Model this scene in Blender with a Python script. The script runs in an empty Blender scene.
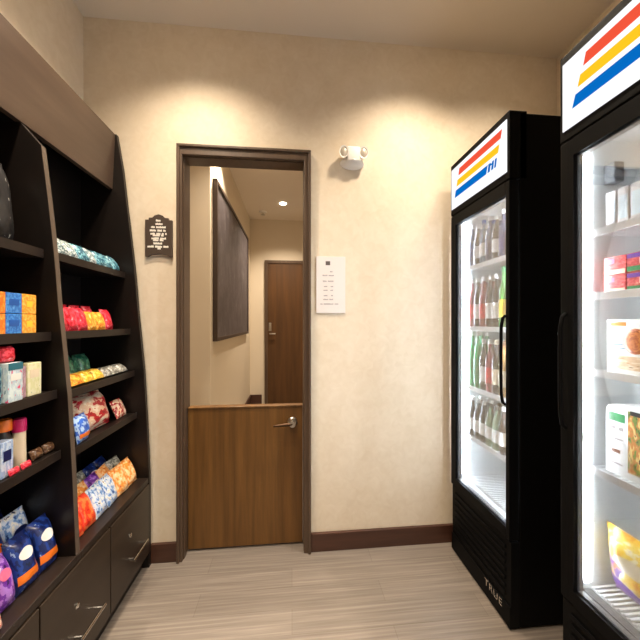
import bpy, bmesh, math, random
from mathutils import Vector, Matrix
random.seed(7)
S = bpy.context.scene
C = S.collection
PI = math.pi

# ------------------------------------------------------------------ materials
def new_mat(name):
    m = bpy.data.materials.new(name); m.use_nodes = True
    nt = m.node_tree
    for n in list(nt.nodes): nt.nodes.remove(n)
    out = nt.nodes.new('ShaderNodeOutputMaterial')
    b = nt.nodes.new('ShaderNodeBsdfPrincipled')
    nt.links.new(b.outputs[0], out.inputs[0])
    return m, nt, b, out
def lin(c):
    f = lambda v: v/12.92 if v <= .04045 else ((v+.055)/1.055)**2.4
    return tuple(f(v/255) for v in c) + (1,)
def ramp_node(nt, cols, mode='LINEAR', pos=None):
    r = nt.nodes.new('ShaderNodeValToRGB'); cr = r.color_ramp; cr.interpolation = mode
    n = len(cols)
    while len(cr.elements) < n: cr.elements.new(.5)
    for i, c in enumerate(cols):
        cr.elements[i].position = pos[i] if pos else (i/(n-1) if mode == 'LINEAR' else i/n)
        cr.elements[i].color = c
    return r
def plain(name, col, rough=.5, metal=0, coat=0, spec=.5, var=.06, scale=30):
    """paint-like surface with a slight procedural mottling"""
    m, nt, b, out = new_mat(name)
    tc = nt.nodes.new('ShaderNodeTexCoord'); no = nt.nodes.new('ShaderNodeTexNoise')
    no.inputs['Scale'].default_value = scale
    nt.links.new(tc.outputs['Object'], no.inputs['Vector'])
    c = lin(col)
    r = ramp_node(nt, [tuple(v*(1-var) for v in c[:3])+(1,), tuple(min(1, v*(1+var)) for v in c[:3])+(1,)])
    nt.links.new(no.outputs['Fac'], r.inputs[0]); nt.links.new(r.outputs[0], b.inputs['Base Color'])
    b.inputs['Roughness'].default_value = rough; b.inputs['Metallic'].default_value = metal
    b.inputs['Coat Weight'].default_value = coat; b.inputs['Specular IOR Level'].default_value = spec
    return m
def grain(name, c1, c2, scale, rough=.4, spec=.5, bump=0, detail=6, coords='Object', dist=0.0):
    m, nt, b, out = new_mat(name)
    tc = nt.nodes.new('ShaderNodeTexCoord'); mp = nt.nodes.new('ShaderNodeMapping'); no = nt.nodes.new('ShaderNodeTexNoise')
    mp.inputs['Scale'].default_value = scale
    no.inputs['Scale'].default_value = 1; no.inputs['Detail'].default_value = detail; no.inputs['Roughness'].default_value = .6
    no.inputs['Distortion'].default_value = dist
    nt.links.new(tc.outputs[coords], mp.inputs[0]); nt.links.new(mp.outputs[0], no.inputs['Vector'])
    r = ramp_node(nt, [lin(c1), lin(c2)], pos=[.3, .7])
    nt.links.new(no.outputs['Fac'], r.inputs[0]); nt.links.new(r.outputs[0], b.inputs['Base Color'])
    b.inputs['Roughness'].default_value = rough; b.inputs['Specular IOR Level'].default_value = spec
    if bump:
        bp = nt.nodes.new('ShaderNodeBump'); bp.inputs['Strength'].default_value = bump; bp.inputs['Distance'].default_value = .002
        nt.links.new(no.outputs['Fac'], bp.inputs['Height']); nt.links.new(bp.outputs[0], b.inputs['Normal'])
    return m
def emit(name, col, strength):
    m, nt, b, out = new_mat(name); nt.nodes.remove(b)
    e = nt.nodes.new('ShaderNodeEmission'); e.inputs[0].default_value = lin(col); e.inputs[1].default_value = strength
    nt.links.new(e.outputs[0], out.inputs[0]); return m
def printed(name, cols, scale=5, rough=.28, seed=0.0, stretch=(1, 1, 1), coat=.3):
    """printed wrapper: patches of several inks"""
    m, nt, b, out = new_mat(name)
    tc = nt.nodes.new('ShaderNodeTexCoord'); mp = nt.nodes.new('ShaderNodeMapping'); no = nt.nodes.new('ShaderNodeTexNoise')
    no.noise_dimensions = '4D'
    oi = nt.nodes.new('ShaderNodeObjectInfo'); ma = nt.nodes.new('ShaderNodeMath'); ma.operation = 'MULTIPLY_ADD'
    ma.inputs[1].default_value = 20; ma.inputs[2].default_value = seed
    nt.links.new(oi.outputs['Random'], ma.inputs[0]); nt.links.new(ma.outputs[0], no.inputs['W'])
    mp.inputs['Scale'].default_value = stretch
    no.inputs['Scale'].default_value = scale; no.inputs['Detail'].default_value = 3.5
    nt.links.new(tc.outputs['Generated'], mp.inputs[0]); nt.links.new(mp.outputs[0], no.inputs['Vector'])
    n = len(cols)
    pos = [0] + [.36 + .30*i/max(1, n-2) for i in range(n-1)]
    r = ramp_node(nt, [lin(c) for c in cols], 'CONSTANT', pos)
    nt.links.new(no.outputs['Fac'], r.inputs[0]); nt.links.new(r.outputs[0], b.inputs['Base Color'])
    b.inputs['Roughness'].default_value = rough; b.inputs['Coat Weight'].default_value = coat
    b.inputs['Coat Roughness'].default_value = .15
    return m

# wallpaper: cream with a tone-on-tone mottled weave
def wallpaper():
    m, nt, b, out = new_mat('cream_wallpaper')
    tc = nt.nodes.new('ShaderNodeTexCoord')
    n1 = nt.nodes.new('ShaderNodeTexNoise'); n1.inputs['Scale'].default_value = 22; n1.inputs['Detail'].default_value = 5; n1.inputs['Distortion'].default_value = 1.2
    n2 = nt.nodes.new('ShaderNodeTexNoise'); n2.inputs['Scale'].default_value = 7; n2.inputs['Detail'].default_value = 2
    mx = nt.nodes.new('ShaderNodeMath'); mx.operation = 'MULTIPLY_ADD'; mx.inputs[1].default_value = .6
    m2 = nt.nodes.new('ShaderNodeMath'); m2.operation = 'MULTIPLY'; m2.inputs[1].default_value = .4
    for n in (n1, n2): nt.links.new(tc.outputs['Object'], n.inputs['Vector'])
    nt.links.new(n2.outputs['Fac'], m2.inputs[0]); nt.links.new(n1.outputs['Fac'], mx.inputs[0]); nt.links.new(m2.outputs[0], mx.inputs[2])
    r = ramp_node(nt, [lin((216, 200, 176)), lin((225, 211, 190))], pos=[.34, .66])
    nt.links.new(mx.outputs[0], r.inputs[0]); nt.links.new(r.outputs[0], b.inputs['Base Color'])
    b.inputs['Roughness'].default_value = .62; b.inputs['Specular IOR Level'].default_value = .3
    bp = nt.nodes.new('ShaderNodeBump'); bp.inputs['Strength'].default_value = .15; bp.inputs['Distance'].default_value = .002
    nt.links.new(n1.outputs['Fac'], bp.inputs['Height']); nt.links.new(bp.outputs[0], b.inputs['Normal'])
    return m
# plank floor: streaks and joints run along X
def plank_floor():
    m, nt, b, out = new_mat('pale_plank_floor')
    tc = nt.nodes.new('ShaderNodeTexCoord')
    mp = nt.nodes.new('ShaderNodeMapping'); mp.inputs['Scale'].default_value = (2.0, 105, 1)
    no = nt.nodes.new('ShaderNodeTexNoise'); no.inputs['Scale'].default_value = 1; no.inputs['Detail'].default_value = 5; no.inputs['Roughness'].default_value = .62
    nt.links.new(tc.outputs['Object'], mp.inputs[0]); nt.links.new(mp.outputs[0], no.inputs['Vector'])
    r = ramp_node(nt, [lin((106, 96, 88)), lin((127, 117, 108)), lin((150, 140, 130))], pos=[.26, .5, .74])
    nt.links.new(no.outputs['Fac'], r.inputs[0])
    br = nt.nodes.new('ShaderNodeTexBrick')
    br.inputs['Color1'].default_value = (.90, .90, .90, 1); br.inputs['Color2'].default_value = (1, 1, 1, 1); br.inputs['Mortar'].default_value = (.72, .70, .68, 1)
    br.inputs['Scale'].default_value = 1; br.inputs['Brick Width'].default_value = .8; br.inputs['Row Height'].default_value = .105; br.inputs['Mortar Size'].default_value = .0012
    nt.links.new(tc.outputs['Object'], br.inputs['Vector'])
    mx = nt.nodes.new('ShaderNodeMix'); mx.data_type = 'RGBA'; mx.blend_type = 'MULTIPLY'; mx.inputs[0].default_value = 1
    nt.links.new(r.outputs[0], mx.inputs[6]); nt.links.new(br.outputs['Color'], mx.inputs[7]); nt.links.new(mx.outputs[2], b.inputs['Base Color'])
    b.inputs['Roughness'].default_value = .42
    return m
def glass_mat(name, tint=(.96, .98, .98), rough=.01, boost=1.0):
    m, nt, b, out = new_mat(name); nt.nodes.remove(b)
    t = nt.nodes.new('ShaderNodeBsdfTransparent'); t.inputs[0].default_value = tint + (1,)
    g = nt.nodes.new('ShaderNodeBsdfGlossy'); g.inputs['Roughness'].default_value = rough
    f = nt.nodes.new('ShaderNodeFresnel'); f.inputs[0].default_value = 1.5
    mm = nt.nodes.new('ShaderNodeMath'); mm.operation = 'MULTIPLY'; mm.inputs[1].default_value = boost
    x = nt.nodes.new('ShaderNodeMixShader')
    nt.links.new(f.outputs[0], mm.inputs[0]); nt.links.new(mm.outputs[0], x.inputs[0])
    nt.links.new(t.outputs[0], x.inputs[1]); nt.links.new(g.outputs[0], x.inputs[2]); nt.links.new(x.outputs[0], out.inputs[0])
    return m
def clear_plastic(name, col, mixv=.5):
    m, nt, b, out = new_mat(name)
    b.inputs['Base Color'].default_value = lin(col); b.inputs['Roughness'].default_value = .12
    t = nt.nodes.new('ShaderNodeBsdfTransparent'); t.inputs[0].default_value = lin(col)
    x = nt.nodes.new('ShaderNodeMixShader'); x.inputs[0].default_value = mixv
    nt.links.new(t.outputs[0], x.inputs[1]); nt.links.new(b.outputs[0], x.inputs[2]); nt.links.new(x.outputs[0], out.inputs[0])
    return m

M = {}
M['wall'] = wallpaper()
M['wall_hall'] = plain('hallway_paint', (216, 203, 182), .7, var=.02, scale=6)
M['ceiling'] = plain('ceiling_paint', (228, 218, 204), .85, var=.015, scale=8)
M['floor'] = plank_floor()
M['espresso'] = grain('espresso_laminate', (28, 20, 16), (40, 30, 24), (14, 14, 1.6), .42, .45)
M['espresso_shaded'] = grain('espresso_shaded_shelf', (16, 11, 8), (24, 16, 12), (10, 2, 10), .42, .4)  # darker copy of the laminate: shade inside the bays put into the colour
M['espresso_lit'] = grain('espresso_lit_valance', (62, 47, 37), (82, 65, 53), (20, 1.6, 14), .40, .5)  # lighter copy of the laminate: light falling on the header put into the colour
M['cab_face'] = grain('cabinet_face', (40, 30, 22), (53, 41, 31), (16, 1.8, 16), .4, .5)
M['edge'] = grain('edge_banding', (80, 67, 57), (96, 82, 70), (8, 8, 2), .5)
M['oak'] = grain('walnut_door', (80, 52, 20), (114, 78, 36), (26, 26, 1.3), .42, .4, detail=8, dist=.3)
M['oak_far'] = grain('walnut_far_door', (66, 42, 18), (92, 60, 28), (14, 14, .9), .5, .4, detail=6, dist=.3)
M['casing'] = grain('bronze_casing', (72, 55, 42), (90, 71, 55), (30, 30, 2), .38, .5)
M['base'] = grain('dark_baseboard', (60, 36, 26), (78, 48, 35), (3, 30, 40), .4)
M['chrome'] = plain('chrome', (225, 222, 216), .16, 1, var=.02)
M['nickel'] = plain('satin_nickel', (200, 194, 184), .28, 1, var=.02)
M['bronze'] = plain('dark_bronze', (66, 46, 30), .35, .8, var=.04)
M['black'] = plain('black_steel', (9, 8, 8), .6, 0, spec=.06, var=.1)
M['black_gloss'] = plain('black_plastic', (10, 10, 11), .5, 0, spec=.07)
M['gasket'] = plain('grey_gasket', (84, 86, 88), .5)
M['liner'] = plain('white_liner', (228, 232, 232), .35, var=.01)
M['wire'] = plain('white_wire', (238, 240, 240), .35, var=.01)
M['rail'] = plain('white_rail', (244, 245, 246), .3, var=.01)
M['led'] = emit('led_strip', (240, 247, 255), 52)
M['led_bright'] = emit('led_strip_bright', (226, 240, 255), 140)
M['sign'] = emit('sign_backlight', (250, 250, 252), 1.05)
M['sr'] = emit('sign_red', (236, 84, 58), 1.0)
M['sy'] = emit('sign_yellow', (250, 196, 34), 1.0)
M['sb'] = emit('sign_blue', (6, 104, 190), 1.0)
M['glass'] = glass_mat('door_glass', (.97, .98, .98), .015, .6)
M['white'] = plain('white_plastic', (236, 232, 226), .4, var=.01)
M['paper'] = plain('white_paper', (222, 214, 210), .6, var=.01)
M['greyprint'] = plain('grey_print', (166, 158, 158), .7, var=.02)
M['darkprint'] = plain('dark_print', (92, 84, 80), .7)
M['plaque'] = plain('brown_plaque', (72, 58, 48), .45)
M['letter'] = plain('cream_lettering', (236, 230, 218), .5)
M['lamp_face'] = plain('lamp_face', (186, 176, 160), .2, coat=.5)
M['lens'] = glass_mat('clear_lens', (.78, .76, .72), .05, 1.4)
M['lamp'] = emit('lamp_diffuser', (255, 236, 205), 12)
M['board'] = printed('dark_print_art', [(62, 56, 58), (74, 67, 70), (86, 79, 82), (108, 102, 104)], 9, .5, 3, (1, 2.2, 1), coat=0)
M['board_frame'] = plain('art_frame', (58, 44, 36), .45)

# ------------------------------------------------------------------ mesh helpers
class MB:
    def __init__(s): s.bm = bmesh.new()
    def box(s, x0, x1, y0, y1, z0, z1, bev=0, seg=2):
        b2 = bmesh.new(); bmesh.ops.create_cube(b2, size=1)
        bmesh.ops.scale(b2, vec=(x1-x0, y1-y0, z1-z0), verts=b2.verts)
        bmesh.ops.translate(b2, vec=((x0+x1)/2, (y0+y1)/2, (z0+z1)/2), verts=b2.verts)
        if bev: bmesh.ops.bevel(b2, geom=b2.edges[:], offset=bev, segments=seg, affect='EDGES', profile=.5)
        s._add(b2); return s
    def _add(s, b2):
        me = bpy.data.meshes.new('t'); b2.to_mesh(me); b2.free(); s.bm.from_mesh(me); bpy.data.meshes.remove(me)
    def tube(s, pts, r, n=10, caps=True):
        pts = [Vector(p) for p in pts]; rings = []
        up = None
        for i, p in enumerate(pts):
            d = (pts[min(i+1, len(pts)-1)] - pts[max(i-1, 0)]).normalized()
            if up is None:
                up = d.orthogonal().normalized()
            u = (up - d*up.dot(d)).normalized(); v = d.cross(u); up = u
            rr = r[i] if isinstance(r, (list, tuple)) else r
            rings.append([s.bm.verts.new(p + u*rr*math.cos(2*PI*k/n) + v*rr*math.sin(2*PI*k/n)) for k in range(n)])
        for a, b in zip(rings, rings[1:]):
            for k in range(n): s.bm.faces.new((a[k], a[(k+1) % n], b[(k+1) % n], b[k]))
        if caps: s.bm.faces.new(rings[0][::-1]); s.bm.faces.new(rings[-1])
        return s
    def lathe(s, prof, o=(0, 0, 0), n=16, axis='Z', sx=1, sy=1):
        rings = []
        for r, z in prof:
            ring = []
            for k in range(n):
                a = 2*PI*k/n; c_, d_ = r*math.cos(a)*sx, r*math.sin(a)*sy
                p = {'Z': (c_, d_, z), 'Y': (c_, z, -d_), 'X': (z, c_, d_)}[axis]
                ring.append(s.bm.verts.new((o[0]+p[0], o[1]+p[1], o[2]+p[2])))
            rings.append(ring)
        for a, b in zip(rings, rings[1:]):
            for k in range(n): s.bm.faces.new((a[k], a[(k+1) % n], b[(k+1) % n], b[k]))
        s.bm.faces.new(rings[0][::-1]); s.bm.faces.new(rings[-1]); return s
    def prism(s, poly, axis, a, b):
        """poly: 2D points; axis 'X': (y,z) extruded x a..b; 'Y': (x,z); 'Z': (x,y)"""
        f = {'X': lambda p, t: (t, p[0], p[1]), 'Y': lambda p, t: (p[0], t, p[1]), 'Z': lambda p, t: (p[0], p[1], t)}[axis]
        A = [s.bm.verts.new(f(p, a)) for p in poly]; B = [s.bm.verts.new(f(p, b)) for p in poly]
        n = len(poly)
        for i in range(n): s.bm.faces.new((A[i], A[(i+1) % n], B[(i+1) % n], B[i]))
        s.bm.faces.new(A[::-1]); s.bm.faces.new(B); return s
    def build(s, name, mat, parent=None, smooth=False, local=False, loc=None):
        bmesh.ops.recalc_face_normals(s.bm, faces=s.bm.faces)
        off = Vector((0, 0, 0)); p = parent
        while p is not None: off += p.location; p = p.parent
        if loc is not None: off = Vector(loc)
        if not local: bmesh.ops.translate(s.bm, vec=-off, verts=s.bm.verts)
        me = bpy.data.meshes.new(name); s.bm.to_mesh(me); s.bm.free()
        if smooth:
            for f in me.polygons: f.use_smooth = True
            try: me.set_sharp_from_angle(angle=math.radians(40))
            except Exception: pass
        me.materials.append(mat)
        o = bpy.data.objects.new(name, me); C.objects.link(o)
        if parent is not None: o.parent = parent
        elif loc is not None: o.location = loc
        return o
def tag(o, label=None, cat=None, group=None, kind=None):
    if label: o['label'] = label
    if cat: o['category'] = cat
    if group: o['group'] = group
    if kind: o['kind'] = kind
    return o
def thing(name, label, cat, loc, group=None):
    o = bpy.data.objects.new(name, None); C.objects.link(o); o.location = loc; o.empty_display_size = .05
    return tag(o, label, cat, group)
def copy_tree(o, parent=None):
    c = o.copy(); C.objects.link(c)
    if parent is not None: c.parent = parent
    for ch in list(o.children): copy_tree(ch, c)
    return c
ORD = ['first', 'second', 'third', 'fourth', 'fifth', 'sixth', 'seventh', 'eighth', 'ninth', 'tenth']

# ------------------------------------------------------------------ room shell
D, LX, RX, HZ, RY = 1.575, -1.02, 1.50, 2.70, -1.3      # back wall, left wall, right wall, ceiling, rear wall
OX0, OX1, OZ = -.553, .070, 2.046                     # doorway
WT = .085
HY, HXL, HXR, HC = 4.45, -.61, .50, 2.31                # hallway beyond
def struct(name, mb, mat, parent=None, smooth=False):
    return tag(mb.build(name, mat, parent, smooth), kind='structure')
struct('floor', MB().box(LX-.12, RX+.12, RY-.1, HY+.1, -.06, 0), M['floor'])
struct('ceiling', MB().box(LX-.12, RX+.12, RY-.1, HY+.1, HZ, HZ+.06), M['ceiling'])
struct('wall_back', MB().box(LX-.12, OX0, D, D+WT, 0, HZ).box(OX1, RX+.12, D, D+WT, 0, HZ).box(OX0, OX1, D, D+WT, OZ, HZ), M['wall'])
struct('wall_left', MB().box(LX-.12, LX, RY, D, 0, HZ), M['wall'])
struct('wall_right', MB().box(RX, RX+.12, RY, D, 0, HZ), M['wall'])
struct('wall_rear', MB().box(LX-.12, RX+.12, RY-.1, RY, 2.45, HZ), M['wall'])   # strip above an opening added to let the world fill light in
struct('wall_hallway_return', MB().box(LX-.12, HXL, HC, HC+.12, 0, HZ), M['wall_hall'])
struct('wall_hallway_left', MB().box(HXL-.12, HXL, HC+.12, HY, 0, HZ), M['wall_hall'])
struct('wall_hallway_end', MB().box(HXL-.12, HXR+.1, HY, HY+.1, 0, HZ), M['wall_hall'])
struct('wall_hallway_right', MB().box(HXR, HXR+.1, D+WT, HY, 0, HZ), M['wall_hall'])
struct('wall_hallway_west', MB().box(LX-.22, LX-.12, D+WT, HC+.12, 0, HZ), M['wall_hall'])
struct('baseboard_back', MB().box(-.70, -.572, D-.016, D, 0, .095, .003).box(.098, RX, D-.016, D, 0, .095, .003), M['base'])
struct('baseboard_right', MB().box(RX-.016, RX, RY, D-.016, 0, .095, .003), M['base'])
struct('baseboard_hallway', MB().box(HXL, -.44, HY-.016, HY, 0, .14, .003).box(HXL, HXL+.016, HC+.12, HY-.016, 0, .14, .003), M['base'])
# doorway casing: flat face, raised back band, dark inner stop
cas = MB()
fx0, fx1, fz = -.572, .098, 2.088
cas.box(fx0, OX0+.006, D-.020, D, 0, fz, .003).box(OX1-.008, fx1, D-.020, D, 0, fz, .003).box(fx0, fx1, D-.0205, D, OZ-.008, fz, .003)
cas.box(fx0, fx0+.014, D-.030, D, 0, fz, .003).box(fx1-.014, fx1, D-.030, D, 0, fz, .003).box(fx0, fx1, D-.030, D, fz-.014, fz, .003)
struct('trim_1', cas, M['casing'])
jm = MB().box(OX0-.004, OX0+.010, D, D+WT, 0, OZ).box(OX1-.010, OX1+.004, D, D+WT, 0, OZ).box(OX0, OX1, D, D+WT, OZ-.012, OZ+.004)
struct('trim_2', jm, M['casing'])

# half-height door in the doorway
dz = .744
door = struct('door_1', MB().box(OX0+.0125, OX1-.0125, D+.048, D+.084, .012, dz, .002), M['oak'])
door['label'] = 'walnut half-height door with lever handle in the doorway'
struct('top_ledge', MB().box(OX0+.0125, OX1-.0125, D+.043, D+.085, dz, dz+.010, .003), M['oak'], door)
hx, hz_ = .002, .664
h = MB()
DF = D+.048
h.lathe([(.0, -.012), (.020, -.012), (.026, -.007), (.026, 0)], (hx, DF, hz_), 24, 'Y')
h.tube([(hx, DF-.012, hz_), (hx, DF-.047, hz_)], .010, 14)
h.lathe([(0, -.006), (.016, -.006), (.017, 0), (.012, .004), (0, .004)], (hx, DF-.046, hz_), 20, 'Y')
struct('door_rosette', h, M['nickel'], door, True)
struct('door_lever', MB().tube([(hx, DF-.044, hz_), (hx-.03, DF-.048, hz_-.001), (hx-.07, DF-.048, hz_-.004), (hx-.098, DF-.046, hz_-.008)], [.009, .008, .007, .005], 12), M['bronze'], door, True)
# walnut door at the end of the hallway
fd = struct('door_2', MB().box(-.352, .43, HY-.03, HY-.001, .008, 2.055, .002), M['oak_far'])
fd['label'] = 'tall walnut door at the far end of the hallway'
struct('door_frame', MB().box(-.396, -.352, HY-.04, HY, 0, 2.10, .003).box(-.396, .47, HY-.0405, HY, 2.055, 2.10, .003).box(.43, .47, HY-.04, HY, 0, 2.10, .003), M['casing'], fd)
struct('door_handle', MB().box(-.338, -.30, HY-.036, HY-.03, 1.07, 1.19, .002).tube([(-.32, HY-.03, 1.03), (-.32, HY-.07, 1.03), (-.24, HY-.072, 1.03)], .011, 10), M['nickel'], fd, True)

# framed picture on the hallway wall
pic = thing('framed_picture', 'large dark framed picture on the hallway wall beyond the doorway', 'picture', (HXL, 3.28, 1.07))
MB().box(HXL+.004, HXL+.026, 2.41, 4.03, 1.08, 2.28).build('picture_panel', M['board'], pic)
MB().box(HXL+.001, HXL+.036, 2.38, 2.41, 1.05, 2.31, .002).box(HXL+.001, HXL+.036, 4.03, 4.06, 1.05, 2.31, .002).box(HXL+.001, HXL+.036, 2.41, 4.03, 1.05, 1.08, .002).box(HXL+.001, HXL+.036, 2.41, 4.03, 2.28, 2.31, .002).build('picture_frame', M['board_frame'], pic)
sp = thing('sprinkler_head', 'small white sprinkler on the hallway ceiling', 'sprinkler', (-.394, 4.14, HZ))
MB().lathe([(0, -.012), (.045, -.010), (.055, 0)], (-.394, 4.14, HZ), 20).build('escutcheon', M['white'], sp, True)
MB().lathe([(0, -.045), (.03, -.043), (.03, -.038), (.008, -.036), (.010, -.012)], (-.394, 4.14, HZ), 14).build('deflector', M['nickel'], sp, True)

# recessed ceiling downlights
def downlight(x, y, label, r=.055, power=None, blend=1, angle=124, col=(1, .86, .68), lens='lamp'):
    t = thing('ceiling_downlight', label, 'ceiling light', (x, y, HZ), 'recessed downlights')
    tr = MB().lathe([(r, -.006), (r+.018, -.005), (r+.022, 0), (r, 0)], (x, y, HZ), 28).build('trim_ring', M['white'], t, True)
    MB().lathe([(0, -.020), (r*.6, -.018), (r-.006, -.008), (r-.004, 0)], (x, y, HZ), 24).build('lamp_lens', M[lens], t, True)
    if power:
        l = bpy.data.lights.new('downlight_beam', 'SPOT'); l.energy = power; l.spot_size = math.radians(angle); l.spot_blend = blend
        l.shadow_soft_size = .045; l.color = col
        o = bpy.data.objects.new('downlight_beam', l); C.objects.link(o); o.location = (x, y, HZ-.026)
    return t

WARM = (1, .84, .65)
P = 102
downlight(-.46, 1.18, 'recessed ceiling downlight above the half-height door', power=P, col=WARM)
downlight(.62, 1.18, 'recessed ceiling downlight above the farther cooler front', power=P, col=WARM)
downlight(1.08, 1.17, 'recessed ceiling downlight above the farther cooler top', power=P*.45, col=WARM)
downlight(-.66, .70, 'recessed ceiling downlight in front of the snack shelving', power=P*.9, col=WARM)
downlight(.0, .25, 'recessed ceiling downlight in the middle of the room', power=P, col=WARM)
downlight(.55, -.55, 'recessed ceiling downlight behind the coolers aisle', power=P, col=WARM)
downlight(-.55, -.55, 'recessed ceiling downlight at the rear left of the room', power=P, col=WARM)
downlight(-.113, 3.81, 'small recessed downlight glowing on the hallway ceiling', power=190, col=WARM, r=.05)
downlight(-.47, 2.52, 'recessed downlight close to the hallway wall picture', power=150, col=WARM, r=.05)
downlight(-.30, 1.98, 'recessed downlight just behind the doorway head', power=60, col=WARM, r=.05)

# ------------------------------------------------------------------ wall plaque, notice, emergency light
pl = thing('wall_plaque', 'dark brown arched wall plaque with cream lettering left of the doorway', 'sign', (-.662, D, 1.52))
x0, x1, z0, z1 = -.725, -.597, 1.530, 1.708
poly = [(x0, z0-.006), (x0+.012, z0-.006), (x0+.03, z0+.006), (x0+.064, z0+.010), (x1-.03, z0+.006), (x1-.012, z0-.006), (x1, z0-.006), (x1, z1), (x1-.016, z1), (x1-.018, z1+.010)]
poly += [(x1-.034, z1+.011), (x1-.045, z1+.022), ((x0+x1)/2, z1+.028), (x0+.045, z1+.022), (x0+.034, z1+.011), (x0+.018, z1+.010), (x0+.016, z1), (x0, z1)]
MB().prism(poly, 'Y', D-.014, D-.001).build('plaque_board', M['plaque'], pl)
def words(mb, cx, z, segs, hgt, y):
    tot = sum(s for s in segs) + .006*(len(segs)-1); x = cx - tot/2
    for s in segs:
        k = max(1, int(s/.0052))
        for i in range(k):
            a = x + s*i/k
            hh = hgt*random.choice([.8, 1, 1, .9])
            mb.box(a, a + s/k*.90, y-.0006, y+.0004, z, z+hh)
        x += s + .006
cx = (x0+x1)/2
for z, segs in [(1.700, [.022]), (1.683, [.034]), (1.667, [.018, .046]), (1.650, [.030, .022, .012]), (1.634, [.022, .020, .010, .008]), (1.626, [.034, .012]), (1.611, [.036, .028]), (1.602, [.026, .018]), (1.586, [.042]), (1.570, [.030, .034, .024]), (1.561, [.016])]:
    lt = MB(); words(lt, cx + random.uniform(-.004, .004), z, segs,   .0098, D-.0145)
    lt.build('text_line', M['letter'], pl)
nt_ = thing('wall_notice', 'white printed notice sheet on the wall right of the doorway', 'notice', (.2, D, 1.247))
MB().box(.126, .281, D-.006, D-.0005, 1.247, 1.545, .001).build('notice_sheet', M['paper'], nt_)
MB().box(.176, .200, D-.0068, D-.0058, 1.499, 1.520).box(.181, .195, D-.0072, D-.0066, 1.504, 1.515).build('emblem', M['darkprint'], nt_)
for z, segs, c_ in [(1.462, [.014], .206), (1.442, [.026, .028], .190), (1.412, [.020, .030], .190), (1.384, [.018], .176), (1.384, [.014], .210), (1.364, [.022], .176), (1.364, [.014], .208), (1.336, [.020], .176), (1.336, [.010], .210), (1.316, [.026, .02], .19), (1.292, [.012, .052, .02], .196)]:
    t2 = MB(); words(t2, c_, z, segs, .006, D-.0064); t2.build('text_line', M['greyprint'], nt_)

em = thing('emergency_light', 'white twin-head emergency light high on the back wall', 'emergency light', (.318, D, 2.02))
EX, EZ = .318, 2.066
MB().box(EX-.036, EX+.036, D-.05, D-.001, EZ-.035, EZ+.045, .010, 3).build('wall_mount', M['white'], em, True)
bd = MB(); bd.lathe([(.0, -.052), (.030, -.046), (.058, -.026), (.068, -.001)], (EX, D, EZ-.026), 24, 'Y', .95, .48)
bd.build('curved_base', M['white'], em, True)
for sx in (-1, 1):
    hd = MB().lathe([(.014, -.030), (.024, -.052), (.028, -.064), (.028, -.067), (.023, -.066), (.021, -.06)], (EX+sx*.052, D+.016, EZ+.012), 22, 'Y', .85, 1.15).build('lamp_head', M['white'], em, True)
    MB().lathe([(.0, -.068), (.012, -.067), (.021, -.063), (.021, -.061)], (EX+sx*.052, D+.016, EZ+.012), 20, 'Y', .85, 1.15).build('lens', M['lamp_face'], hd, True)
    MB().tube([(EX+sx*.03, D-.03, EZ+.012), (EX+sx*.052, D-.03, EZ+.012)], .008, 10).build('swivel_arm', M['white'], em, True)

# ------------------------------------------------------------------ snack shelving with base cabinet
PROF = [(2.108, -.846), (1.935, -.818), (1.77, -.800), (1.6, -.780), (1.47, -.766), (1.37, -.757), (1.27, -.750), (1.15, -.738), (.96, -.720), (.7, -.706), (.43, -.695)]
def xf(z):
    for (za, xa), (zb, xb) in zip(PROF, PROF[1:]):
        if za >= z >= zb: return xa + (xb-xa)*(za-z)/(za-zb)
    return PROF[-1][1] if z < .43 else PROF[0][1]
UY0, UYD, UY1 = .545, 1.055, 1.556      # near end, divider, far end
sh = thing('snack_shelving', 'dark espresso display shelving with drawers along the left wall', 'shelving', (-.86, 1.05, 0))
BX = LX + .004
side = [(BX, .0), (-.695, .0)] + [(x, z) for z, x in reversed(PROF)] + [(BX, 2.108)]
TH = .019
for a in (UY0, UY1-TH):
    MB().prism(side, 'Y', a, a+TH).build('side_panel', M['espresso_shaded'], sh)
dv = [(BX, .44)] + [(x-.006, z) for z, x in reversed(PROF) if z <= 1.77] + [(-.867, 1.84), (BX, 1.84)]
dpart = MB().prism(dv, 'Y', UYD-.009, UYD+.009).build('divider_panel', M['espresso_shaded'], sh)
eb = MB()
pts = [(x-.006, z) for z, x in reversed(PROF) if z <= 1.77] 
eb.prism(pts + [(x+.0015, z) for x, z in reversed(pts)], 'Y', UYD-.009, UYD+.009)
eb.build('edge_strip', M['edge'], dpart)
MB().box(BX, BX+.008, UY0+TH, UY1-TH, .43, 2.09).build('back_panel', M['espresso_shaded'], sh)
MB().box(BX+.009, -.878, UY0+TH, UY1-TH, 2.085, 2.104).build('top_panel', M['espresso_shaded'], sh)
hz0, hz1 = 1.842, 2.106
MB().prism([(-.884, hz0), (-.864, hz0), (-.851, hz1), (-.871, hz1)], 'Y', UY0+TH, UY1-TH).build('header_panel', M['espresso_lit'], sh)
SH_NEAR, SH_FAR = [1.43, 1.164, .978, .783], [1.437, 1.164, .961, .757]
for zs, (ya, yb), rc in ((SH_NEAR, (UY0+TH, UYD-.0115), .033), (SH_FAR, (UYD+.0115, UY1-TH), .043)):
    for z in zs:
        s1 = MB().box(BX+.0085, xf(z)-rc-.0025, ya, yb, z-.024, z, .0015).build('shelf', M['espresso_shaded'], sh)
        MB().box(xf(z)-rc-.0025, xf(z)-rc, ya, yb, z-.024, z+.004).build('shelf_edge', M['espresso'], s1)
DECK = .44
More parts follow.
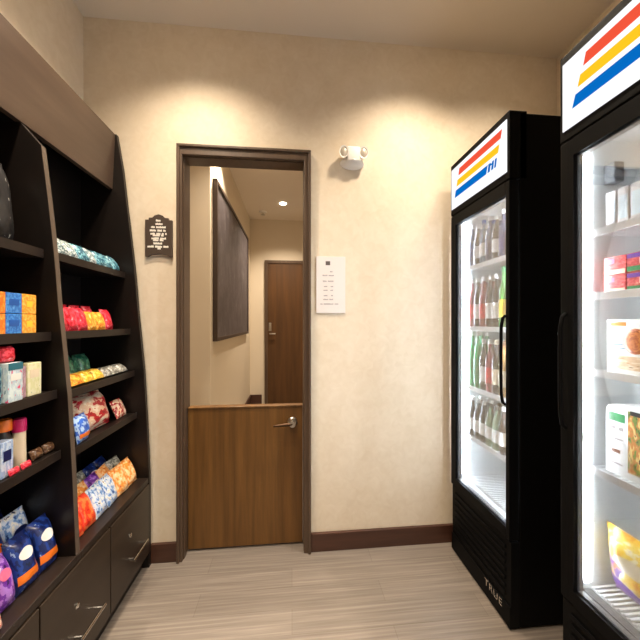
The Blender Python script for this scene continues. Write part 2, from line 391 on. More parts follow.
MB().box(BX+.0085, -.697, UY0+TH, UYD-.0115, DECK-.025, DECK, .002).box(BX+.0085, -.697, UYD+.0115, UY1-TH, DECK-.025, DECK, .002).box(BX+.0085, -.697, UYD-.0115, UYD+.0115, DECK-.025, DECK-.001).build('deck', M['espresso'], sh)
MB().box(BX+.0085, -.712, UY0+TH, UY1-TH, .07, DECK-.026).build('base_cabinet', M['espresso_shaded'], sh)
MB().box(BX+.0085, -.728, UY0+TH, UY1-TH, 0.0, .069).build('toe_kick', M['espresso_shaded'], sh)
yy = [UY0+TH, .898, 1.224, UY1-TH]
for a, b in zip(yy, yy[1:]):
    d = MB().box(-.7115, -.694, a+.0025, b-.0025, .074, DECK-.03, .0015).build('drawer', M['cab_face'], sh)
    c = (a+b)/2 + .02
    hb = MB().tube([(-.667, c-.062, .188), (-.667, c+.062, .188)], .0055, 10)
    for q in (-.05, .05): hb.tube([(-.694, c+q, .188), (-.667, c+q, .188)], .0045, 8)
    tag(hb.build('bar_handle', M['chrome'], d, True), 'chrome bar handle')
    tag(MB().lathe([(.009, 0), (.009, .003), (.006, .005)], (-.694, c-.04, .282), 14, 'X').build('drawer_lock', M['chrome'], d, True), 'small chrome drawer lock')

# ------------------------------------------------------------------ snacks
PM = {}
def pm(key, cols, scale=5, seed=0, rough=.28, stretch=(1, 1, 1)):
    PM[key] = printed('wrap_'+key, [tuple(c) for c in cols], scale, rough, seed, stretch)
W_ = (240, 236, 228)
pm('teal', [(10, 44, 62), (30, 96, 120), (120, 176, 190), (220, 236, 238)], 8, 1)
pm('silver', [(36, 52, 60), (110, 134, 140), (214, 222, 220), (250, 250, 250)], 8, 1.5)
pm('redpink', [(120, 6, 22), (196, 18, 40), (232, 70, 92), (250, 196, 196)], 6, 2)
pm('orange', [(196, 72, 12), (240, 140, 40), (250, 190, 70), (255, 232, 170)], 6, 3)
pm('yellow', [(150, 92, 16), (232, 176, 44), (250, 214, 96), (120, 60, 20)], 6, 4)
pm('green', [(10, 40, 34), (22, 84, 66), (70, 130, 100), (150, 180, 150)], 6, 5)
pm('grey', [(60, 60, 58), (128, 126, 118), (190, 188, 178), (228, 226, 220)], 7, 6)
pm('bigred', [(150, 12, 26), (190, 24, 36), (238, 200, 168), (250, 232, 210), (224, 150, 120)], 6, 7)
pm('bluewhite', [(18, 44, 140), (40, 96, 200), (170, 200, 240), W_], 5, 8)
pm('redorange', [(196, 22, 20), (230, 60, 32), (250, 120, 60), (252, 200, 150)], 5, 9)
pm('bluesilver', [(40, 70, 140), (110, 150, 206), (200, 214, 236), W_, (60, 60, 90)], 7, 10)
pm('orangetan', [(190, 80, 24), (240, 150, 60), (252, 206, 150), (250, 236, 214)], 7, 11)
pm('purple', [(56, 20, 96), (108, 44, 160), (170, 120, 210), (236, 214, 240)], 5, 12)
pm('navy', [(8, 16, 48), (14, 30, 88), (28, 60, 140), (160, 180, 214)], 5, 13)
pm('cream', [(214, 170, 140), (240, 214, 190), (226, 120, 110), (250, 240, 226)], 5, 14)
pm('dark', [(8, 7, 8), (14, 12, 14), (24, 21, 23), (190, 190, 184)], 9, 15, .55)
pm('boxorange', [(232, 84, 24), (246, 130, 36), (250, 160, 60), (252, 206, 130)], 7, 16, .45)
pm('boxblue', [(24, 84, 170), (40, 116, 206), (70, 146, 224), (120, 180, 236)], 7, 17, .45)
pm('boxamber', [(240, 130, 24), (250, 160, 40), (252, 190, 84), (252, 222, 150)], 7, 18, .45)
pm('palebox', [(214, 214, 150), (230, 228, 176), (240, 236, 200), (120, 150, 110)], 5, 19, .45)
pm('pinkpack', [(236, 90, 130), (200, 220, 232), (226, 240, 244), (70, 130, 160)], 5, 20, .4)
pm('mauve', [(120, 84, 104), (168, 130, 146), (200, 170, 176), (90, 120, 110)], 5, 21, .4)
pm('paleblue', [(120, 150, 200), (160, 186, 226), (206, 220, 240), (80, 100, 160)], 5, 22, .4)
pm('brownprint', [(40, 26, 20), (70, 44, 30), (110, 80, 54), W_], 6, 23)
for k, c in dict(p_red=(206, 26, 36), p_orange=(240, 120, 30), p_navy=(16, 28, 84), p_white=(240, 238, 234), p_yellow=(248, 206, 60), p_blue=(24, 90, 180), p_green=(30, 130, 72), p_pink=(236, 110, 150), p_purple=(96, 40, 150), p_dark=(24, 20, 22), p_teal=(30, 104, 124), p_brown=(112, 66, 36), p_magenta=(190, 24, 96), p_cream=(236, 220, 190)).items():
    M[k] = plain(k, c, .35, coat=.2)

def pillow_pt(u, v, w, h, t, side, rnd):
    """u,v in -1..1"""
    e = max(0, 1-abs(u)**3)**.55 * max(0, 1-(abs(v)/.9)**3.2 if abs(v) < .9 else 0)**.6
    x = side*(t/2*e*(1+.10*math.sin(5*u+rnd)*math.cos(4*v+rnd*2)) + .0006)
    pin = 1-.05*(1-abs(v))*0 - .04*(1-v*v)
    return (x, u*w/2*pin, h/2*(v+1))
def bag(name, w, h, t, mat, logo=None, band=None, rnd=0.0, nu=10, nv=14, seal='p_white'):
    mb = MB(); bm = mb.bm; rows = {}
    for s in (-1, 1):
        for i in range(nu+1):
            for j in range(nv+1):
                u, v = -1+2*i/nu, -1+2*j/nv
                p = pillow_pt(u, v, w, h, t, s, rnd)
                rows[s, i, j] = bm.verts.new(p)
        for i in range(nu):
            for j in range(nv):
                bm.faces.new((rows[s, i, j], rows[s, i+1, j], rows[s, i+1, j+1], rows[s, i, j+1]))
    bmesh.ops.remove_doubles(bm, verts=bm.verts, dist=.0014)
    o = mb.build(name, mat, local=True, smooth=True)
    def patch(pname, cu, cv, ru, rv, m, rect=False):
        q = MB(); N = 8; g = {}
        for i in range(N+1):
            for j in range(N+1):
                a, b = -1+2*i/N, -1+2*j/N
                if not rect:
                    a, b = a*math.sqrt(1-b*b/2), b*math.sqrt(1-a*a/2)
                p = pillow_pt(cu+a*ru, cv+b*rv, w, h, t, 1, rnd)
                g[i, j] = q.bm.verts.new((p[0]+.0012, p[1], p[2]))
        for i in range(N):
            for j in range(N): q.bm.faces.new((g[i, j], g[i+1, j], g[i+1, j+1], g[i, j+1]))
        return q.build(pname, M[m], o, smooth=True, local=True)
    if logo: patch('logo_panel', 0, .28, .60, .22, logo)
    if band: patch('colour_band', 0, -.52, .90, .16, band, True)
    return o
def carton(name, w, h, t, mat, bands=(), bev=.0015):
    """box with front at +X; bands: (y0,y1,z0,z1 fractions, material, name)"""
    o = MB().box(-t/2, t/2, -w/2, w/2, 0, h, bev).build(name, mat, local=True)
    for a, b, c, d, m, n in bands:
        MB().box(t/2, t/2+.0008, -w/2+a*w, -w/2+b*w, c*h, d*h).build(n, M[m] if isinstance(m, str) else m, o, local=True)
    return o
def place(o, x, y, z, lean=0, yaw=0, roll=0, label=None, cat=None, group=None, back=0):
    if back: x, y = x-back, y*(x-back)/x
    o.rotation_euler = (roll, lean, yaw); o.location = (x, y, z)
    return tag(o, label, cat, group)

# far bay, top shelf: teal and silver chip packets in a row
z = SH_FAR[0]
teal = bag('chip_packet', .062, .082, .030, PM['teal'], None, None, .3)
silv = bag('chip_packet', .062, .082, .030, PM['silver'], None, None, 1.3)
used = set()
def use(o):
    if o.name in used: return copy_tree(o)
    used.add(o.name); return o
for i in range(8):
    src = silv if i in (0, 1, 2, 4) else teal
    o = use(src)
    place(o, xf(z)-.056+.004*(i % 2), 1.106+i*.0545, z+.003, -.62, .05*((i*7) % 5-2), 0,
          f"{'silver and white' if src is silv else 'teal blue'} chip packet, {ORD[i]} from the divider on the far bay top shelf", 'chip packet', 'chip packets on the far bay top shelf')
# far bay, second shelf: red, pink and orange candy packets
z = SH_FAR[1]
rp = bag('candy_packet', .056, .092, .028, PM['redpink'], None, None, .8); orr = bag('candy_packet', .056, .078, .026, PM['orange'], None, None, 2.0)
for i in range(6):
    o = use(rp if i in (0, 1, 2, 5) else orr)
    place(o, xf(z)-.040, 1.098+i*.053, z+.003, -.30, .04*((i*5) % 4-1.5), 0,
          f"{'red and pink' if i in (0,1,2,5) else 'orange'} candy packet, {ORD[i]} from divider, far bay second shelf, front row", 'candy packet', 'candy packets on the far bay second shelf', back=.024)
rp2 = bag('candy_packet', .058, .10, .026, PM['redpink'], 'p_white', None, 3.1)
for i in range(4):
    o = use(rp2)
    place(o, xf(z)-.088, 1.11+i*.066, z+.003, -.12, 0, 0, f"red candy packet, {ORD[i]} from divider, far bay second shelf, back row", 'candy packet', 'candy packets on the far bay second shelf', back=.024)
# far bay, third shelf: orange, yellow and grey packets lying, dark green packets behind
z = SH_FAR[2]
lo = bag('snack_packet', .060, .060, .030, PM['orange'], None, None, .5); ly = bag('snack_packet', .060, .060, .030, PM['yellow'], None, None, 1.5); lg = bag('snack_packet', .060, .056, .024, PM['grey'], None, None, 2.5)
for i in range(7):
    src, nm = [(lo, 'orange'), (lo, 'orange'), (ly, 'yellow'), (ly, 'yellow'), (lg, 'grey'), (lg, 'grey'), (lg, 'grey')][i]
    o = use(src)
    place(o, xf(z)-.044, 1.104+i*.058, z+.008, -.95, .05*((i*3) % 4-1.5), 0, f"{nm} snack packet lying {ORD[i]} from the divider on the far bay third shelf", 'snack packet', 'snack packets on the far bay third shelf', back=.024)
gb = bag('green_snack_bag', .078, .105, .040, PM['green'], None, None, 1.1)
for i in range(3):
    place(use(gb), xf(z)-.118, 1.13+i*.086, z+.003, -.25, 0, 0, f"dark green snack bag, {ORD[i]} from divider, behind lying packets, far bay third shelf", 'snack bag', 'green bags at the back of the third shelf', back=.024)
# far bay, fourth shelf
z = SH_FAR[3]
place(bag('snack_bag', .20, .150, .085, PM['bigred'], None, None, .4, 14, 16), xf(z)-.075, 1.265, z+.004, -.34, -.08, 0, 'plump red and cream snack bag in the middle of the far bay fourth shelf', 'snack bag', back=.024)
place(bag('snack_bag', .075, .098, .036, PM['bluewhite'], None, 'p_orange', 1.7), xf(z)-.034, 1.146, z+.005, -.16, .12, 0, 'small blue and white snack bag with orange base beside the shelf divider', 'snack bag', back=.024)
place(bag('snack_bag', .075, .125, .036, PM['redpink'], None, None, 2.7), xf(z)-.145, 1.13, z+.003, -.12, 0, 0, 'red snack bag behind the small blue and white bag, fourth shelf', 'snack bag', back=.024)
place(bag('snack_bag', .08, .085, .030, PM['bigred'], None, None, 4.7), xf(z)-.055, 1.43, z+.003, -.4, 0, 0, 'small cream and red snack bag at the back wall end of the fourth shelf', 'snack bag', back=.024)
# far bay deck: three rows of small bags
z = DECK
kinds = dict(ro=('redorange', 'red and orange', None, None), bs=('bluesilver', 'blue and silver', None, None), ot=('orangetan', 'orange and tan', None, None), pu=('purple', 'purple', 'p_white', None), na=('navy', 'navy blue', 'p_white', None), br=('brownprint', 'dark brown', None, None), gy=('grey', 'grey', None, None), rd=('redpink', 'red', None, None))
proto = {}
for k, (mk, nm, lg_, bd_) in kinds.items():
    proto[k] = bag('snack_bag', .078, .118, .036, PM[mk], lg_, bd_, len(proto)*.9)
for r, (row, xo, lean) in enumerate([(['ro', 'ro', 'bs', 'bs', 'ot', 'ot'], .048, -.38), (['bs', 'rd', 'ot', 'pu', 'ot', 'gy'], .103, -.36), (['br', 'br', 'na', 'gy', 'na', 'na'], .160, -.34)]):
    for i, k in enumerate(row):
        o = use(proto[k])
        place(o, -.697-xo, 1.110+i*.0745, z+.004+.006*r, lean, .06*((i*5+r*3) % 4-1.5), 0, f"{kinds[k][1]} snack bag, {ORD[i]} from the divider, far bay deck, {['front', 'middle', 'back'][r]} row", 'snack bag', 'snack bags on the far bay deck')
# near bay deck
z = DECK
nav = bag('snack_bag', .070, .150, .046, PM['navy'], 'p_white', 'p_orange', .2, 12, 16); pur = bag('snack_bag', .052, .135, .042, PM['purple'], 'p_pink', None, 1.2, 12, 16); rdo = bag('snack_bag', .060, .135, .042, PM['redorange'], 'p_white', None, 2.2, 12, 16)
for i, (src, y, nm) in enumerate([(nav, 1.004, 'navy blue snack bag with orange base'), (nav, .930, 'navy blue snack bag with orange base'), (pur, .866, 'purple snack bag with pink panel'), (rdo, .806, 'orange and red snack bag'), (pur, .747, 'purple snack bag with pink panel'), (rdo, .688, 'orange and red snack bag')]):
    place(use(src), -.752, y, z+.004, -.26, .05*((i*3) % 3-1), 0, f"{nm}, {ORD[i]} from divider, near bay deck, front row", 'snack bag', 'snack bags on the near bay deck')
nv2 = bag('snack_bag', .085, .178, .046, PM['navy'], 'p_orange', None, 3.2, 12, 16); nv3 = bag('snack_bag', .085, .178, .046, PM['bluesilver'], 'p_navy', None, 4.2, 12, 16)
for r, xo in enumerate((.122, .186, .250)):
    for i in range(4):
        o = use(nv2 if (i+r) % 3 else nv3)
        place(o, -.697-xo, .995-i*.083, z+.004, -.20, 0, 0, f"{'navy blue' if (i+r) % 3 else 'blue and silver'} snack bag, {ORD[i]} from divider, near bay deck, {['second', 'third', 'back'][r]} row", 'snack bag', 'snack bags on the near bay deck')
place(bag('snack_bag', .05, .055, .028, PM['cream'], None, None, .9), -.714, .790, z+.003, -.30, .1, 0, 'small cream and pink snack bag at the front edge of the near bay deck', 'snack bag')
# near bay, fourth shelf
z = SH_NEAR[3]; X = -.735
c = place(carton('snack_carton', .036, .095, .03, PM['paleblue'], [(.2, .8, .45, .75, 'p_navy', 'logo_panel')]), X-.02, .856, z+.001, 0, 0, 0, 'pale blue carton with a navy logo on the near bay fourth shelf', 'carton', back=.022)
def bottle_mb(r, hgt, neck, n=16):
    return MB().lathe([(r*.9, 0), (r, .004), (r, hgt*.58), (r*.92, hgt*.66), (neck, hgt*.82), (neck, hgt*.93)], (0, 0, 0), n)
bt = bottle_mb(.021, .135, .013).build('drink_bottle', M['p_dark'], local=True, smooth=True)
MB().lathe([(.0212, .03), (.0214, .03), (.0214, .085), (.0212, .085)], (0, 0, 0), 16).build('label', M['p_white'], bt, local=True, smooth=True)
MB().lathe([(.020, .112), (.020, .140), (.018, .143)], (0, 0, 0), 16).build('cap', M['p_orange'], bt, local=True, smooth=True)
place(bt, X-.047, .890, z+.001, 0, 0, 0, 'dark bottle with orange cap on the near bay fourth shelf', 'bottle', back=.022)
tb = MB().lathe([(.015, 0), (.0155, .004), (.0145, .095), (.0145, .1)], (0, 0, 0), 18).build('snack_tube', M['p_cream'], local=True, smooth=True)
MB().lathe([(.0162, .1), (.0162, .132), (.0145, .136)], (0, 0, 0), 18).build('lid', M['p_magenta'], tb, local=True, smooth=True)
place(tb, X-.030, .920, z+.001, 0, 0, 0, 'slim cream tube with magenta lid on the near bay fourth shelf', 'tube', back=.022)
tl = place(carton('snack_carton', .04, .09, .03, PM['teal']), X-.02, .812, z+.001, 0, 0, 0, 'teal carton left of the pale blue carton, fourth shelf', 'carton', back=.022)
cr = bag('candy_bar', .030, .018, .014, PM['redpink'], None, None, .2)
for i in range(2):
    place(use(cr), X+.008, .862+i*.036, z+.003, -.3, 0, 0, f"small red candy bar, {ORD[i]} from the pale blue carton, fourth shelf edge", 'candy bar', 'candy bars at the fourth shelf edge', back=.022)
dk = bag('snack_packet', .04, .03, .02, PM['brownprint'], None, None, .6)
for i in range(2):
    place(use(dk), X-.012, .960+i*.045, z+.003, -.4, 0, 0, f"small dark packet, {['nearer to', 'farther from'][i]} the magenta lidded tube", 'snack packet', 'small dark packets beside the tube', back=.022)
# near bay, third shelf
z = SH_NEAR[2]; X = -.752
place(carton('snack_carton', .044, .108, .034, PM['pinkpack'], [(.15, .85, .55, .72, 'p_white', 'logo_panel'), (0, 1, .82, 1, 'p_teal', 'top_band')]), X-.008, .884, z+.001, 0, 0, 0, 'white and pink carton with teal top on the near bay third shelf', 'carton', back=.022)
place(carton('snack_carton', .020, .092, .034, PM['mauve']), X-.020, .921, z+.001, 0, 0, 0, 'thin mauve carton between the pink and pale yellow cartons', 'carton', back=.022)
place(carton('snack_carton', .048, .098, .034, PM['palebox'], [(.15, .8, .55, .8, 'p_cream', 'logo_panel')]), X-.018, .957, z+.001, 0, 0, 0, 'pale yellow green carton at the divider end of the near bay third shelf', 'carton', back=.022)
place(carton('snack_carton', .05, .10, .034, PM['teal']), X-.02, .833, z+.001, 0, 0, 0, 'dark teal carton left of the white and pink carton', 'carton', back=.022)
place(bag('candy_packet', .05, .045, .026, PM['redpink'], None, None, .3), X-.012, .880, z+.1105, -.12, 0, 0, 'red candy packet on top of the white and pink carton', 'candy packet', back=.022)
# near bay, second shelf: orange and blue boxes in two tiers
z = SH_NEAR[1]; X = -.805
bo = carton('cracker_box', .048, .058, .05, PM['boxorange'], [(.2, .8, .35, .7, 'p_orange', 'logo_panel')]); bb = carton('cracker_box', .0488, .058, .05, PM['boxblue'], [(.2, .8, .4, .7, 'p_blue', 'logo_panel')]); ba = carton('cracker_box', .048, .058, .05, PM['boxamber'], [(.3, .7, .35, .65, 'p_yellow', 'logo_panel')])
for t, tn in ((0, 'lower'), (1, 'upper')):
    for i, (src, nm) in enumerate([(ba, 'amber'), (bb, 'blue'), (bo, 'orange'), (bb, 'blue'), (bo, 'orange')]):
        place(use(src), X, .972-i*.0495, z+.0008+t*.0592, 0, 0, 0, f"{nm} cracker box, {tn} tier, {ORD[i]} from divider, near bay second shelf", 'box', 'cracker boxes on the near bay second shelf')
place(bag('snack_bag', .09, .19, .04, PM['brownprint'], None, None, 2), -.90, .965, z+.003, -.12, 0, 0, 'dark brown snack bag standing behind the amber cracker boxes', 'snack bag')
# near bay, top shelf
z = SH_NEAR[0]
dkb = bag('snack_bag', .085, .25, .05, PM['dark'], None, None, .7)
for i in range(3):
    place(use(dkb), -.845, .958-i*.092, z+.004, -.14, 0, 0, f"tall black snack bag with white specks, {ORD[i]} from divider, near bay top shelf", 'snack bag', 'black bags on the near bay top shelf')

# ------------------------------------------------------------------ glass-door coolers
FX = .838
def cooler(Y0, Y1, label, handle_y, shelves, short_stripes, led='led', gap_sheet=False):
    root = thing('display_cooler', label, 'cooler', (FX+.3, (Y0+Y1)/2, 0), 'black glass-door coolers')
    XB = 1.42; B0 = FX+.044
    ym = (Y0+Y1)/2
    far, near = .045, .022                                   # door stiles
    zt, zb = 1.745, .385
    case = MB()
    case.box(B0, XB, Y1-.016, Y1, .012, 2.012, .002).box(B0, XB, Y0, Y0+.016, .012, 2.012, .002).box(XB-.016, XB, Y0+.016, Y1-.016, .03, 2.012)
    case.box(B0, XB-.016, Y0+.016, Y1-.016, 1.80, 2.012).box(B0, XB-.016, Y0+.016, Y1-.016, .03, .345)
    case.build('case', M['black'], root)
    ft = MB()
    for a in (Y0+.05, Y1-.05):
        for b in (B0+.05, XB-.05): ft.lathe([(.018, 0), (.018, .01), (.011, .010), (.011, .03)], (b, a, 0), 14)
    ft.build('feet', M['black_gloss'], root, True)
    ln = MB(); g = .016
    ln.box(B0+.003, XB-.02, Y1-g-.012, Y1-g, .346, 1.799).box(B0+.003, XB-.02, Y0+g, Y0+g+.012, .346, 1.799).box(XB-.030, XB-.02, Y0+g+.012, Y1-g-.012, .346, 1.799)
    ln.box(B0+.003, XB-.03, Y0+g+.012, Y1-g-.012, 1.76, 1.799).box(B0+.003, XB-.03, Y0+g+.012, Y1-g-.012, .346, zb-.005)
    ln.build('liner', M['liner'], root)
    # illuminated header
    sg = MB().box(FX, B0+.03, Y0, Y1, 1.757, 2.022, .003).build('sign_box', M['black'], root)
    face = MB().box(FX-.003, FX-.0005, Y0+.012, Y1-.012, 1.787, 1.993).build('sign_face', M['sign'], root)
    def para(ya, yb, za, zb_, sl, nm, m):
        MB().prism([(ya+sl, za), (yb+sl, za), (yb-sl, zb_), (ya-sl, zb_)], 'X', FX-.0042, FX-.003).build(nm, M[m], face)
    e = lambda v: Y1-v
    para(e(.389), e(.083), 1.938, 1.970, .004, 'red_stripe', 'sr')
    para(e(.374), e(.066), 1.889, 1.919, .004, 'yellow_stripe', 'sy')
    if short_stripes:
        para(e(.300), e(.050), 1.838, 1.872, .005, 'blue_stripe', 'sb')
        for q, wd in ((.322, .014), (.343, .012), (.360, .010)):
            para(e(q), e(q-wd), 1.838, 1.872, .003, 'blue_letter_mark', 'sb')
        para(e(.338), e(.322), 1.860, 1.866, .001, 'blue_letter_mark', 'sb')
    else:
        para(e(.36), e(.050), 1.838, 1.872, .005, 'blue_stripe', 'sb')
    # door
    dr = MB()
    dr.box(FX, FX+.040, Y1-.030, Y1-.001, .350, 1.752, .003).box(FX, FX+.028, Y1-far, Y1-.028, .352, 1.750).box(FX, FX+.040, Y0+.001, Y0+near, .350, 1.752, .003)
    dr.box(FX, FX+.040, Y0+near, Y1-far, zt-.005, 1.752).box(FX, FX+.030, Y0+near, Y1-far, zt-.045, zt-.004).box(FX, FX+.030, Y0+near, Y1-far, .350, .393)
    do = dr.build('door', M['black_gloss'], root)
    gi = MB()
    gi.box(FX+.012, FX+.029, Y1-far-.003, Y1-far, .393, zt-.045).box(FX+.012, FX+.030, Y0+near, Y0+near+.003, .393, zt-.045)
    gi.box(FX+.012, FX+.03, Y0+near, Y1-far, .393, .397).box(FX+.012, FX+.03, Y0+near, Y1-far, zt-.049, zt-.045)
    gi.build('gasket', M['gasket'], do)
    MB().box(FX+.006, FX+.010, Y0+near-.002, Y1-far+.002, .391, zt-.043).build('glass_pane', M['glass'], do)
    hb = MB()
    hb.tube([(FX, handle_y, 1.225), (FX-.012, handle_y, 1.215), (FX-.018, handle_y, 1.18), (FX-.019, handle_y, 1.05), (FX-.018, handle_y, .92), (FX-.012, handle_y, .885), (FX, handle_y, .875)], .006, 10)
    hb.build('door_handle', M['black'], do, True)
    # bottom grille with louvres and a chrome badge
    gr = MB().box(FX+.008, B0, Y0+.001, Y1-.001, .008, .342, .002)
    for k in range(7): gr.box(FX+.002, FX+.012, Y0+.03, Y1-.03, .115+k*.031, .130+k*.031, .002)
    gr.box(FX+.003, FX+.012, Y0+.001, Y1-.001, .008, .092, .002)
    go = gr.build('grille', M['black_gloss'], root)
    cu = bpy.data.curves.new('badge', 'FONT'); cu.body = 'TRUE'; cu.size = .042; cu.extrude = .0015; cu.align_x = 'CENTER'; cu.space_character = 1.15
    cu.materials.append(M['chrome'])
    tmp = bpy.data.objects.new('badge_text', cu); C.objects.link(tmp)
    bme = bpy.data.meshes.new_from_object(tmp); bpy.data.objects.remove(tmp); bpy.data.curves.remove(cu)
    bo_ = bpy.data.objects.new('badge', bme); C.objects.link(bo_); bo_.parent = go
    bo_.location = Vector((FX+.0025, Y0+.098, .056)) - root.location
    bo_.rotation_euler = (PI/2, 0, -PI/2)
    # led strips just behind the stiles
    for ys in ((Y1-g-.012-.010, Y1-g-.0125), (Y0+g+.0125, Y0+g+.022)):
        l = MB().box(B0+.004, B0+.016, ys[0], ys[1], .41, 1.72).build('led_strip', M[led], root)
    # wire shelves: side bars, wires front to back, white price rail
    ya, yb = Y0+g+.014, Y1-g-.014
    xs0, xs1 = B0+.020, XB-.05
    for z in shelves:
        w = MB()
        for k in range(21):
            y = ya + .008 + (yb-ya-.016)*k/20
            w.box(xs0, xs1, y-.0022, y+.0022, z-.005, z)
        for x in (xs0+.005, (xs0+xs1)/2, xs1-.005): w.box(x-.003, x+.003, ya, yb, z-.010, z-.005)
        s_ = w.build('wire_shelf', M['wire'], root)
        MB().box(xs0-.006, xs0-.002, ya, yb, z-.016, z+.006, .001).build('price_rail', M['rail'], s_)
    w = MB()
    for k in range(26):
        y = ya + .008 + (yb-ya-.016)*k/25
        w.box(B0+.03, xs1, y-.0034, y+.0034, zb+.004, zb+.010)
    for x in (B0+.034, xs1-.01): w.box(x-.004, x+.004, ya, yb, zb-.004, zb+.004)
    w.build('floor_rack', M['wire'], root)
    if gap_sheet: MB().box(B0+.004, XB-.031, Y0+g+.0125, Y1-g-.0125, zb-.0048, zb-.001).build('dark_gap_sheet', M['gasket'], root)  # dark sheet added so the gaps between the rack wires come out dark
    if gap_sheet: MB().box(.952, .988, Y1-.062, Y1-.030, 1.620, 1.680, .004).build('thermostat', M['gasket'], root)
    return root
FAR_SH = [1.478, 1.172, .872, .622]
NEAR_SH = [1.470, 1.282, 1.054, .762]
cooler(1.088, 1.518, 'black glass-door cooler full of bottles nearest the back wall', 1.110, FAR_SH, True, 'led_bright')
cooler(.438, .868, 'black glass-door cooler with frozen food packages at the right edge', .848, NEAR_SH, False, 'led', True)

# bottles in the farther cooler ------------------------------------------------
BM = dict(clear=clear_plastic('clear_water_bottle', (196, 214, 228), .45), dark=plain('dark_bottle', (24, 21, 24), .15, coat=.5), brown=plain('brown_bottle', (46, 30, 22), .15, coat=.5),
          green=plain('green_bottle', (22, 140, 78), .18, coat=.5), pgreen=plain('pale_green_can', (128, 150, 120), .25, coat=.3), amber=plain('amber_bottle', (196, 142, 70), .18, coat=.5),
          rose=plain('rose_bottle', (150, 70, 78), .2, coat=.5), lime=plain('lime_bottle', (70, 140, 62), .2, coat=.5), bluegrey=plain('blue_grey_bottle', (58, 72, 104), .18, coat=.4),
          violet=plain('violet_bottle', (120, 110, 160), .2, coat=.4))
def make_bottle(body, label, cap, hgt, r=.0192, nk=.0075):
    o = MB().lathe([(r*.85, 0), (r, .005), (r, hgt*.55), (r*.93, hgt*.63), (nk*1.1, hgt*.80), (nk, hgt*.94)], (0, 0, 0), 16).build('drink_bottle', BM[body], local=True, smooth=True)
    MB().lathe([(r+.0002, hgt*.18), (r+.0006, hgt*.18), (r+.0006, hgt*.47), (r+.0002, hgt*.47)], (0, 0, 0), 16).build('label', M[label], o, local=True, smooth=True)
    MB().lathe([(nk+.002, hgt*.92), (nk+.002, hgt), (nk, hgt+.002)], (0, 0, 0), 12).build('cap', M[cap], o, local=True, smooth=True)
    return o
BP = {}
def bproto(key, *a):
    if key not in BP: BP[key] = make_bottle(*a)
    return use(BP[key])
KB = dict(
    wt=('clear bottle with white label', 'clear', 'p_white', 'p_blue', .20), dk=('dark bottle with white label', 'dark', 'p_white', 'p_white', .19), bg=('blue grey bottle with white cap', 'bluegrey', 'p_navy', 'p_white', .20),
    vi=('violet bottle', 'violet', 'p_white', 'p_purple', .21), rs=('rose bottle with red label', 'rose', 'p_red', 'p_white', .20), br=('brown bottle with white label', 'brown', 'p_white', 'p_white', .20),
    lm=('lime green bottle with yellow label', 'lime', 'p_yellow', 'p_green', .22), gr=('green bottle with green label', 'green', 'p_green', 'p_white', .23), am=('amber bottle with cream label', 'amber', 'p_cream', 'p_brown', .20),
    pg=('pale green bottle with white label', 'pgreen', 'p_white', 'p_dark', .19), ab=('amber bottle with yellow label', 'amber', 'p_yellow', 'p_cream', .19), bc=('brown bottle with cream label', 'brown', 'p_cream', 'p_cream', .20))
rows = [('top', 0, ['bg', 'dk', 'wt', 'bg', 'dk', 'bg', 'dk', 'bg']), ('second', 1, ['rs', 'br', 'rs', 'br', 'br', 'lm', 'lm', 'dk']), ('third', 2, ['gr', 'gr', 'br', 'rs', 'bc', 'am', 'bc', 'br']), ('lowest', 3, ['dk', 'dk', 'dk', 'pg', 'pg', 'br', 'ab', 'ab'])]
KM = {k: v[4]*s for k, v in KB.items() for s in (1,)}
for nm, si, ks in rows:
    for r in range(2):
        for i, k in enumerate(ks):
            d_ = KB[k]
            key = (k, si)
            o = bproto(key, d_[1], d_[2], d_[3], d_[4]*[1.06, 1.22, 1.22, 1.02][si])
            y = 1.459 - i*.0453
            place(o, .9225 + r*.046, y, FAR_SH[si]+.0005, 0, random.uniform(0, 6), 0,
                  f"{d_[0]}, {ORD[i]} from back wall, {'front' if r == 0 else 'second'} row, {nm} cooler shelf", 'bottle', f"bottles on the {nm} shelf of the farther cooler")

# packages in the nearer cooler ------------------------------------------------
def npk(o, y, z, label, cat, group=None, x=.948, lean=0, yaw=PI):
    return place(o, x, y, z, lean, yaw, 0, label, cat, group)
wc = carton('white_carton', .030, .108, .05, M['paper'], bev=.003); MB().box(.0252, .026, -.011, .011, .02, .085).build('pale_label', plain('pale_label', (214, 226, 230), .4), wc, local=True)
for i in range(6):
    npk(use(wc), .790-i*.0325, NEAR_SH[0]+.001, f"white carton on the nearer cooler top shelf, {ORD[i]} from the cooler's left side", 'carton', 'white cartons on the top shelf of the nearer cooler')
pm('redbox', [(150, 24, 30), (196, 50, 54), (220, 96, 90), (236, 170, 150)], 6, 31, .4)
pm('chicken', [(120, 50, 16), (176, 86, 34), (206, 120, 56), (232, 170, 100)], 7, 33, .4)
pm('salad', [(60, 60, 20), (110, 130, 40), (190, 120, 50), (220, 190, 110), (70, 40, 24)], 6, 34, .4)
pm('tanfood', [(190, 150, 110), (220, 186, 150), (236, 214, 184), (150, 120, 90)], 6, 35, .4)
pm('yellowbag', [(236, 160, 20), (248, 196, 40), (250, 214, 80), (252, 240, 200), (104, 56, 150), (236, 130, 30)], 4, 36, .3)
rb = carton('frozen_box', .060, .052, .09, PM['redbox'], [(0.05, .95, .02, .26, 'p_cream', 'text_band'), (.1, .5, .62, .86, 'p_pink', 'logo_panel')])
rg = carton('frozen_box', .060, .052, .09, PM['redbox'], [(.0, 1, .74, .96, 'p_purple', 'top_band'), (0, 1, .05, .30, 'p_green', 'text_band'), (.5, .9, .4, .7, 'p_cream', 'logo_panel')])
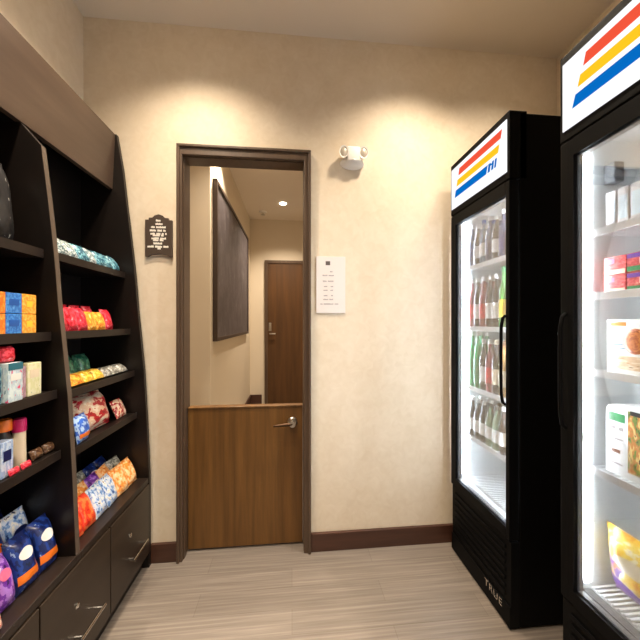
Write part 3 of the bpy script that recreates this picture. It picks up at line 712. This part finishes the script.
for t in range(2):
    for i in range(3):
        npk(use(rb if i != 1 else rg), .780-i*.0625, NEAR_SH[1]+.001+t*.0535, f"{['red', 'red and green', 'red'][i]} frozen food box, {['lower', 'upper'][t]} layer, {ORD[i]} from the nearer cooler's left side", 'box', 'red frozen boxes in the nearer cooler', x=.968)
b3 = carton('frozen_meal_box', .150, .152, .055, plain('white_box', (240, 238, 234), .4, var=.01), [
    (.07, .34, .88, .95, 'p_orange', 'logo_panel'), (.07, .30, .80, .815, 'p_cream', 'text_line'), (.05, .45, .52, .54, 'p_teal', 'text_line'), (.05, .40, .46, .475, 'p_teal', 'text_line')])
MB().box(.0275, .0283, -.073, .073, .012, .05).build('food_picture', PM['tanfood'], b3, local=True)
MB().lathe([(.0, .0065), (.018, .0055), (.028, .003), (.031, 0)], (.0275, -.002, .092), 24, 'X', 1, 1.15).build('chicken_picture', PM['chicken'], b3, local=True, smooth=True)
npk(b3, .727, NEAR_SH[2]+.001, 'white frozen meal box with a brown chicken picture in the nearer cooler', 'box', x=.952)
b4 = MB().prism([(-.065, 0), (.065, 0), (.065, .182), (.058, .195), (.03, .203), (-.03, .203), (-.058, .195), (-.065, .182)], 'X', -.03, .03).build('frozen_meal_pack', plain('white_pack', (242, 242, 240), .4, var=.01), local=True)
for a, b, c, d, m, n in [(-.058, -.014, .152, .176, 'p_green', 'green_label'), (-.055, -.040, .128, .138, 'greyprint', 'text_line'), (-.030, -.018, .128, .138, 'greyprint', 'text_line'), (-.055, -.020, .100, .104, 'greyprint', 'text_line'), (-.048, -.026, .062, .072, 'p_brown', 'small_logo'), (-.055, -.02, .03, .034, 'greyprint', 'text_line')]:
    MB().box(.030, .0308, a, b, c, d).build(n, M[m], b4, local=True)
MB().box(.030, .0312, -.006, .062, .02, .19).build('food_picture', PM['salad'], b4, local=True)
MB().box(.0308, .0316, .0, .03, .18, .192).build('picture_label', M['p_dark'], b4, local=True)
npk(b4, .742, NEAR_SH[3]+.001, 'white frozen meal pack with green label and food picture in the nearer cooler', 'pack', x=.957)
yb_ = bag('frozen_food_bag', .175, .205, .07, PM['yellowbag'], 'p_cream', 'p_purple', .6, 14, 18)
npk(yb_, .732, .400, 'yellow and purple frozen food bag at the bottom of the nearer cooler', 'bag', x=.975, lean=.16)

# ------------------------------------------------------------------ camera, world, colour
cam = bpy.data.cameras.new('camera'); co = bpy.data.objects.new('camera', cam); C.objects.link(co)
cam.sensor_width = 36; cam.lens = 36*300/640; cam.shift_y = 2/640; cam.clip_start = .02
co.location = (0, 0, 1.2); co.rotation_euler = (PI/2, 0, -math.radians(5.33))
S.camera = co
w = bpy.data.worlds.new('world'); S.world = w; w.use_nodes = True
w.node_tree.nodes['Background'].inputs[0].default_value = (1, .90, .78, 1); w.node_tree.nodes['Background'].inputs[1].default_value = .24  # warm ambient fill added to brighten the room through the open rear
S.view_settings.view_transform = 'Standard'; S.view_settings.look = 'None'; S.view_settings.gamma = 1; S.view_settings.exposure = .12
S.view_settings.use_curve_mapping = False
try:
    S.cycles.max_bounces = 10; S.cycles.transparent_max_bounces = 16; S.cycles.sample_clamp_indirect = 6; S.cycles.use_denoising = True
except Exception: pass
